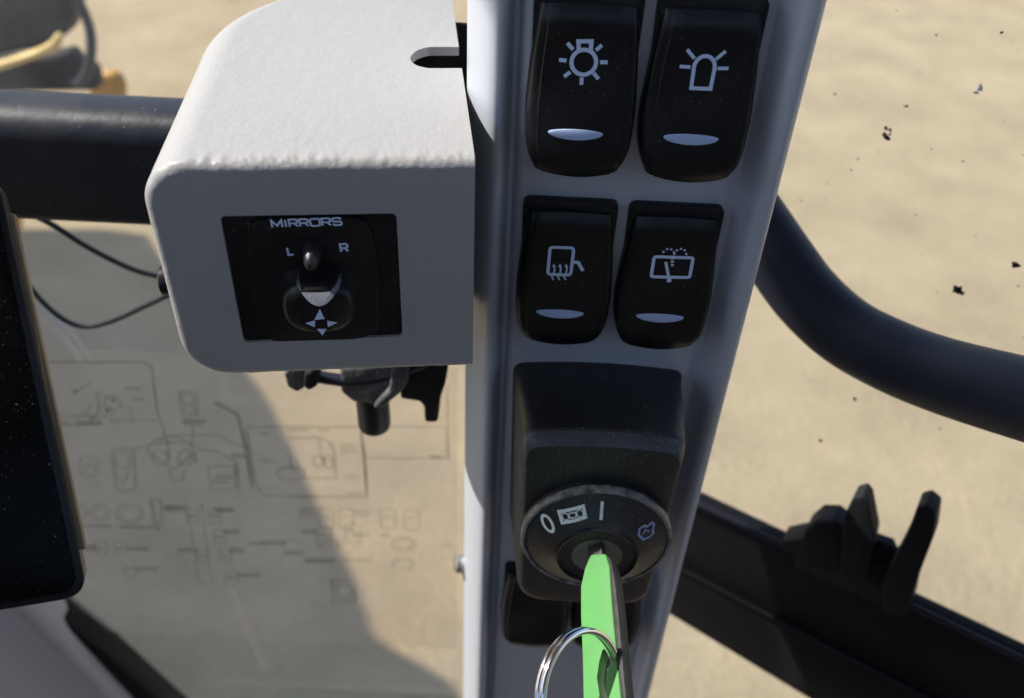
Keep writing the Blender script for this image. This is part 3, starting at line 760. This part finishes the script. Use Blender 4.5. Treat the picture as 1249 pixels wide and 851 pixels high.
# ------------------------------------------------------------------ left window pane, film, seal, trim
LP = YP(.315)
def rect_on(pl, pts, th, name, m, parent=None):
    b = prism_bm([hit(u, v, pl) for u, v in pts], th, 0); return from_bm(name, b, m, parent, None)
lw = thing('window_pane', hit(300, 840, LP), 'dusty left window pane between the pillar and the screen', 'window')
b = prism_bm([V(-520, 315, 120), V(-14, 315, 120), V(-14, 315, -560), V(-190, 315, -560), V(-520, 315, -360)], Vector((0, .004, 0)), 0); from_bm('glass', b, GLASS_L, lw, None)
flm = YP(.3135)
fo = [hit(u, v, flm) for u, v in ((20, 436), (558, 436), (558, 778), (120, 778))]
for p in fo: pass
fo[0].z = fo[1].z = hit(300, 436, flm).z; fo[2].z = fo[3].z = hit(300, 779, flm).z; fo[0].x -= .03; fo[3].x -= .09
fs_ = thing('controls_decal', fo[3], 'see-through printed film with faded controls diagrams on the left window', 'decal')
b = prism_bm(fo, Vector((0, .0003, 0)), 0); film = from_bm('film', b, FILM, fs_, None)
def fpx(u, v): p = hit(u, v, flm); return Vector((p.x, p.z))
def fsurf(x, z): return Vector((x, .3132, z))
P = Print(); Q = Print()
def FL(pts, wd=1.6, closed=False): P.line([fpx(*p_) for p_ in pts], wd * 1.15 / 3350, closed, .004)
def FB(u0, v0, u1, v1): Q.fill([fpx(u0, v0), fpx(u1, v0 + .5), fpx(u1, v1), fpx(u0, v1)])
def FR(u0, v0, u1, v1, r=4, wd=1.6, sk=.12):
    s_ = (v1 - v0) * sk; q_ = round_poly([Vector((u0, v0)), Vector((u1, v0)), Vector((u1 + s_ * .5, v1)), Vector((u0 + s_, v1))], r, 4); FL([tuple(p_) for p_ in q_], wd, True)
def FC(c, r, ry=None, wd=1.5, a0=0, a1=360): FL([tuple(p_) for p_ in arc(c, r, a0, a1, 26, ry or r)], wd)
# big panels
FL([(60, 441), (175, 441), (185, 446), (192, 500), (206, 545), (206, 560)], 2.2); FL([(206, 530), (265, 530), (330, 560)], 1.6)
FL([(262, 490), (290, 505), (300, 545), (308, 595)], 4.5); FL([(300, 520), (312, 590), (322, 604), (448, 606), (440, 520), (300, 520)], 2.6)
FL([(452, 430), (545, 430)], 1.5); FL([(444, 520), (545, 520), (545, 558), (446, 558)], 1.6); FL([(545, 470), (548, 560)], 1.3)
# gauge cluster
FC((92, 492), 29, 27, 1.8, -30, 200); FC((92, 492), 18, 17, 1.2, 0, 140); FC((138, 490), 10, 9, 1.3); FC((131, 501), 8, 7, 1.3)
for c_ in ((92, 477), (139, 487), (131, 500)): Q.fill([fpx(c_[0] + 3.4 * math.cos(a), c_[1] + 3 * math.sin(a)) for a in [i * .7 for i in range(9)]]); Q.fill([fpx(c_[0] + 3 * math.cos(a), c_[1] + 2.7 * math.sin(a)) for a in [i * .7 for i in range(9)]])
for i in range(9): FL([(60 + i * 6, 500 + (i % 3) * 3), (76 + i * 7, 508 + (i % 4) * 2)], 1.2)
FL([(92, 477), (112, 466)], 1.4); FL([(120, 478), (160, 500), (163, 515)], 1.3)
for a in ((74, 514, 88, 518), (92, 513, 125, 518), (134, 511, 150, 514), (152, 511, 190, 513), (152, 471, 172, 475), (160, 485, 175, 488), (222, 511, 252, 515), (225, 516, 248, 518)): FB(*a)
# small switch pictures
FR(218, 477, 240, 508); FR(222, 481, 236, 491, 2); FR(224, 494, 238, 503, 2); FL([(236, 520), (234, 545)], 1.5)
FR(97, 557, 119, 582, 7); FC((110, 572), 6, 7); FB(108, 588, 124, 590); FB(108, 592, 124, 594)
FR(136, 547, 163, 598, 5, 2.2); FR(140, 552, 158, 570, 4); FL([(142, 575), (150, 590), (158, 574)], 1.6)
# wheel
FC((208, 560), 31, 28, 2.6, 200, 370); FC((208, 560), 25, 22, 1.4, 190, 350); FL([(180, 552), (196, 562), (212, 572), (228, 560), (238, 551)], 2.0); FC((196, 558), 9, 9, 1.5); FC((226, 558), 9, 9, 1.5)
FL([(206, 572), (210, 586), (222, 586), (226, 572)], 2.0); FL([(163, 548), (186, 540), (230, 538), (244, 545)], 1.8)
FR(254, 568, 286, 596, 2, 1.8); FB(262, 579, 285, 583); FB(258, 585, 280, 589); FL([(240, 548), (262, 549), (288, 562), (292, 598)], 2.6)
FB(282, 552, 300, 558)
# row of gauges
FC((94, 624), 12, 10); FC((122, 625), 13, 11); FC((122, 625), 8, 7); FC((158, 626), 16, 11, 2.4); FC((158, 627), 10, 7); FL([(90, 640), (188, 643), (194, 648), (186, 612)], 1.8); FB(95, 639, 135, 642); FB(148, 640, 185, 644)
FR(184, 608, 196, 642, 1, 2)
# columns of switches
for (u, v) in ((234, 628), (262, 628), (268, 654), (248, 677), (275, 677), (123, 668), (147, 668), (158, 692), (282, 703)):
    FR(u - 8, v - 8, u + 7, v + 9, 3, 1.5); FB(u - 5, v - 1, u + 4, v + 2)
for a in ((200, 615, 226, 623), (262, 618, 286, 624), (272, 645, 292, 650), (216, 668, 242, 672), (280, 667, 298, 674), (102, 664, 118, 671), (155, 667, 182, 671), (165, 691, 192, 695), (290, 699, 318, 703), (316, 659, 348, 663), (346, 671, 370, 676)): FB(*a)
FL([(246, 612), (256, 700), (262, 710), (246, 712), (238, 690)], 1.6); FL([(228, 612), (240, 690)], 1.4)
# right hand machine picture
FL([(350, 536), (352, 534), (390, 533), (404, 540), (409, 556), (410, 583), (372, 583), (356, 570), (350, 540)], 2.0); FL([(390, 533), (392, 560), (410, 562)], 1.4); FL([(352, 552), (362, 560), (365, 572)], 1.6)
FR(382, 556, 394, 568, 2, 2); FR(395, 556, 406, 570, 2, 2); FC((355, 577), 17, 8, 2.4); FL([(350, 524), (378, 524)], 2.2); FB(388, 523, 402, 525)
for k in range(4): FB(415, 541 + k * 3.4, 435, 542.6 + k * 3.4)
for k in range(2): FB(420, 578 + k * 4, 438, 580 + k * 4)
FB(317, 526, 330, 529); FB(316, 560, 336, 563); FB(422, 600, 444, 603); FB(524, 555, 540, 558); FL([(442, 534), (446, 560), (448, 606)], 2.2)
for (u, v) in ((398, 632), (422, 632), (473, 632), (502, 634), (430, 650), (395, 655)):
    FR(u - 9, v - 12, u + 9, v + 12, 4, 1.6, .05); FB(u - 6, v - 4, u + 5, v - 2)
for a in ((364, 619, 386, 622), (364, 625, 388, 628), (432, 622, 455, 624), (432, 627, 452, 629), (430, 650, 452, 653), (465, 650, 476, 653), (368, 645, 388, 651), (372, 680, 410, 686), (420, 681, 455, 684), (538, 663, 552, 665), (304, 660, 330, 664)): FB(*a)
FC((492, 663), 14, 8, 2.0); FC((492, 663), 8, 5, 1.2); FC((492, 688), 13, 7, 1.4); FC((402, 668), 12, 9, 1.6, 180, 360); FC((358, 667), 14, 9, 1.6, 180, 330)
FR(405, 707, 434, 733, 1, 3, .02); FC((420, 720), 9, 8, 1.6); FR(410, 712, 430, 728, 1, 1.6, .02)
P.build('line_drawings', fsurf, FPRINT, film)['kind'] = 'stuff'
Q.build('captions', fsurf, FPRINT2, film)['kind'] = 'stuff'

def strip(name, pts, pl, th, m, bev, lab, cat, kind=None, parent=None):
    b = prism_bm([hit(u, v, pl) for u, v in pts], th, bev, 3); o = from_bm(name, b, m, parent, 40)
    if lab: tag(o, lab, cat, kind=kind)
    return o
strip('window_seal', [(-60, 660), (45, 735), (125, 795), (178, 842), (250, 905), (205, 930), (140, 862), (80, 800), (-20, 716), (-70, 700)], YP(.30), Vector((0, .018, 0)), RUBBER, .003, 'black rubber seal along the lower left window edge', 'window seal')
strip('cab_trim', [(-120, 640), (28, 742), (80, 795), (140, 858), (240, 960), (-260, 980), (-260, 640)], YP(.288), Vector((0, .03, 0)), TRIM, .009, 'smooth grey cab trim at the lower left corner below the screen', 'trim panel')

# silver bolt at the pillar's left side
bo = hit(553, 687, YP(.212)); bo.x = -.0144
bt = thing('bolt', bo, 'small worn silver bolt head on the left side of the pillar', 'bolt')
lathe('head', bo, Vector((-1, -.15, .05)), [(4.0e-3, 0), (4.0e-3, .0009), (3.6e-3, .0012), (3.4e-3, .0030), (2.4e-3, .0038), (.3e-3, .004)], SILVER, bt, 24)
lathe('washer', bo + Vector((.0004, .0, -.003)), Vector((-1, -.15, .05)), [(4.6e-3, -.0003), (4.6e-3, .0005), (.3e-3, .0006)], DARKMETAL, bt, 24)

# ------------------------------------------------------------------ black clamp under the housing
bk = thing('clamp_bracket', hit(455, 470, YP(.225)), 'dusty black clamp with round knob hanging under the grey housing', 'bracket')
BP = YP(.222)
def bpoly(name, pts, y, th, m, bev=.0008): return strip(name, pts, YP(y), Vector((0, th, 0)), m, bev, None, None, None, bk)
vs, fs = tube_geo(smooth_path([hit(u, v, YP(.226)) for u, v in ((352, 455), (380, 458), (405, 462), (430, 464), (470, 458), (520, 440))]), .0022, 14); mesh('arm', vs, fs, TUBE, bk)
bpoly('jaw', [(346, 456), (353, 450), (372, 450), (371, 474), (362, 479), (350, 472)], .222, .006, DUSTY, .0009)
bpoly('jaw', [(370, 457), (380, 452), (389, 460), (387, 472), (376, 478), (369, 472)], .219, .006, RUBBER, .0012)
bpoly('casting', [(414, 450), (500, 440), (494, 470), (480, 486), (463, 500), (452, 494), (430, 492), (415, 480)], .224, .010, DUSTY, .0020)
bpoly('rib', [(478, 448), (500, 440), (497, 470), (486, 482), (462, 501), (455, 497), (474, 478)], .220, .005, DUSTY, .0009)
kb_ = hit(456, 505, YP(.232)); lathe('knob', Vector((kb_.x, .232, kb_.z + .012)), (0, 0, -1), [(5.6e-3, 0), (5.9e-3, .004), (5.9e-3, .0165), (5.5e-3, .0178), (5.0e-3, .0182), (.4e-3, .0182)], BLACK, bk, 36)
bpoly('plate', [(488, 440), (548, 440), (543, 470), (536, 490), (534, 516), (518, 516), (517, 497), (512, 491), (488, 487)], .226, .010, RUBBER, .0012)

# ------------------------------------------------------------------ right window: pane, frame, handrail, clip
rd = (Vector((.223, .2157, 0)) - Vector((.0945, .294, 0))).normalized(); rn = Vector((rd.y, -rd.x, 0))   # rn points to the viewer side
if rn.y > 0: rn = -rn
RO = Vector((.0945, .294, CZ - .33)); RP = Plane(RO, rn)
rw = thing('window_pane', RO, 'clear right window pane speckled with dirt between pillar and picture edge', 'window')
def rpt(s_, z): return RO + rd * s_ + Vector((0, 0, z))
b = prism_bm([rpt(-.045, .55), rpt(.5, .55), rpt(.5, -.30), rpt(-.045, -.30)], -rn * .004, 0); from_bm('glass', b, GLASS_R, rw, None)
def fleck(u, v, r, m=FLECK, el_=1.0, name='dirt_fleck'):
    c = hit(u, v, RP) + rn * .0003; n_ = 11; k = r / 3300
    vs = [c + rn * .0004] ; 
    for i in range(n_):
        a = 2 * math.pi * i / n_; q_ = k * random.uniform(.55, 1.35)
        vs.append(c + rd * math.cos(a) * q_ + Vector((0, 0, math.sin(a) * q_ * el_)))
    fs = [(0, i + 1, (i + 1) % n_ + 1) for i in range(n_)]
    return mesh(name, vs, fs, m, rw, None)
for u, v, r in ((1168, 353, 7), (1174, 357, 3), (1239, 322, 4.5), (1043, 486, 3), (1001, 537, 3), (1107, 129, 1.4), (1222, 39, 1.4)): fleck(u, v, r)
fleck(1082, 167, 4); fleck(1081, 156, 2.2); fleck(1086, 158, 2.4); fleck(1079, 163, 2.2); fleck(1086, 163, 2); fleck(1196, 107, 3.4, FLECKW, 1.25); fleck(1190, 112, 2.5, FLECKW)
sp_v, sp_f = [], []
for i in range(95):
    u = random.uniform(930, 1260); v = random.uniform(5, 850); r = random.choice([.5, .7, .9, 1.2, 1.7]) * random.uniform(.7, 1.1)
    c = hit(u, v, RP) + rn * .0003; k = r / 3300; o_ = len(sp_v); n_ = 7
    for j in range(n_):
        a = 2 * math.pi * j / n_; q_ = k * random.uniform(.6, 1.3); sp_v.append(c + rd * math.cos(a) * q_ + Vector((0, 0, math.sin(a) * q_)))
    sp_f.append(tuple(range(o_, o_ + n_)))
FLECK2 = thin_print_mat('faint_dirt', (.05, .04, .025), .7, 300)
mesh('dirt_specks', sp_v, sp_f, FLECK2, rw, None)['kind'] = 'stuff'
# frame beams
fr = thing('window_frame', rpt(.1, -.05), 'matt black slanting window frame across the lower right corner', 'window frame')
IP = Plane(RO + rn * .014, rn)
strip('frame_beam', [(700, 545), (855, 612), (1249, 799), (1420, 880), (1500, 1010), (1140, 860), (985, 778), (780, 672), (690, 620)], IP, -rn * .007, RUBBER, .0018, None, None, None, fr)
IP2 = Plane(RO + rn * .0165, rn)
strip('sill', [(690, 615), (790, 675), (985, 778), (1140, 858), (1500, 1045), (1500, 1180), (1010, 868), (815, 750), (700, 682)], IP2, -rn * .018, RUBBER, .0022, None, None, None, fr)
vs, fs = tube_geo([hit(u, v, Plane(RO + rn * .016, rn)) for u, v in ((700, 546), (855, 616), (1050, 709), (1249, 804), (1400, 876))], .0014, 10); mesh('seal_bead', vs, fs, TUBE, fr)
vs, fs = tube_geo([hit(u, v, Plane(RO + rn * .0168, rn)) for u, v in ((700, 618), (790, 672), (985, 775), (1140, 855), (1400, 990))], .0012, 10); mesh('lip', vs, fs, RUBBER, fr)
# clip
cp = thing('fork_clip', hit(1050, 760, Plane(RO + rn * .03, rn)), 'dark two pronged plastic clip standing on the lower right window frame', 'clip')
KP = Plane(RO + rn * .026, rn)
def clip(name, pts, th, off=0, bev=.0012): return strip(name, pts, Plane(RO + rn * (.026 + off), rn), -rn * th, RUBBER, bev, None, None, None, cp)
clip('base', [(950, 662), (1000, 652), (1046, 680), (1080, 690), (1124, 676), (1110, 742), (1060, 732), (985, 698)], .012, -.004, .0012)
clip('lobe', [(968, 695), (974, 667), (981, 647), (995, 635), (1016, 636), (1034, 651), (1042, 701)], .012, -.003, .0016)
clip('prong', [(1024, 711), (1029, 630), (1040, 608), (1052, 605), (1058, 613), (1066, 654), (1056, 711)], .009, .002, .0008)
clip('prong', [(1076, 711), (1107, 650), (1118, 619), (1130, 616), (1142, 626), (1138, 657), (1121, 701), (1103, 753), (1076, 746)], .010, .002, .0009)
clip('web', [(1054, 706), (1062, 657), (1087, 666), (1092, 679), (1078, 711)], .005, -.006, .0006)
# handrail
pp = [(820, 150, .30), (880, 215, .285), (925, 278, .272), (952, 318, .262), (985, 362, .252), (1030, 403, .240), (1085, 433, .226), (1150, 458, .211), (1249, 486, .189), (1380, 520, .165)]
path = smooth_path([hit(u, v, YP(y)) for u, v, y in pp], 10)
hr = tube('handrail', path, .0118, TUBE, None, 48); tag(hr, 'curved glossy black tubular handrail right of the pillar', 'handrail')

# ------------------------------------------------------------------ outside, upper left: part of the machine
MY = 1.0
mc = thing('work_machine_part', hit(60, 100, YP(MY)), 'blurred dark dusty machine part with cream strip and yellow cover outside the window', 'machine part')
def mpoly(name, pts, y, th, m, bev=.01): return strip(name, pts, YP(y), Vector((0, th, 0)), m, bev, None, None, None, mc)
mpoly('upper_body', [(-120, -80), (92, -80), (86, 15), (80, 38), (72, 52), (40, 62), (-120, 92)], MY, .05, DARKMETAL, .015)
mpoly('light_strip', [(-120, 100), (0, 76), (40, 63), (60, 52), (66, 42), (73, 45), (73, 56), (66, 64), (40, 73), (0, 87), (-120, 113)], MY - .03, .012, CREAM, .004)
mpoly('lower_body', [(-120, 84), (60, 68), (84, 62), (97, 80), (112, 84), (120, 112), (-120, 116)], MY + .06, .03, DARKMETAL, .015)
mpoly('cover', [(100, 150), (108, 100), (118, 92), (134, 88), (146, 95), (151, 108), (150, 150)], MY + .2, .02, YELLOW, .008)
mpoly('cover', [(-60, 262), (14, 265), (22, 280), (16, 296), (-60, 300)], MY + .2, .03, YELLOW, .01)
vs, fs = tube_geo(smooth_path([hit(u, v, YP(MY - .05)) for u, v in ((80, -30), (92, -5), (102, 14), (110, 38), (111, 64), (106, 88), (94, 104))]), .0055, 12); mesh('hose', vs, fs, CABLE, mc)
# pale rods seen through the glass, low left
for pts, lab in (([(28, 352), (50, 378), (80, 405), (106, 440)], 'upper pale hose outside beyond the left window, under the cables'), ([(284, 722), (300, 760), (326, 818)], 'lower short pale rod outside beyond the left window')):
    o = tube('pale_hose', smooth_path([hit(u, v, YP(.55)) for u, v in pts]), [.0024 * min(1, .3 + i_ / 9) for i_ in range(17)] if pts[0][0] > 200 else .0042, PALE, None, 12); tag(o, lab, 'hose')

# unseen slab added above the view, cut to the shade it casts at left
GP = Plane((0, 0, 0), (0, 0, 1))
sh = [(-80, 286), (185, 286), (225, 350), (290, 430), (335, 490), (392, 610), (438, 700), (466, 778), (560, 832), (600, 900), (-300, 1400), (-900, 900)]
k_ = 2.9 / SUN.z
top = [hit(u, v, GP) + SUN * k_ for u, v in sh]
b = prism_bm(top, Vector((0, 0, -.25)), .03, 2)
o = from_bm('shade_slab', b, YELLOW, None, 40); tag(o, 'unseen yellow slab added above the view to shade the ground at left', 'shade slab')
print('verts', sum(len(m.vertices) for m in bpy.data.meshes))
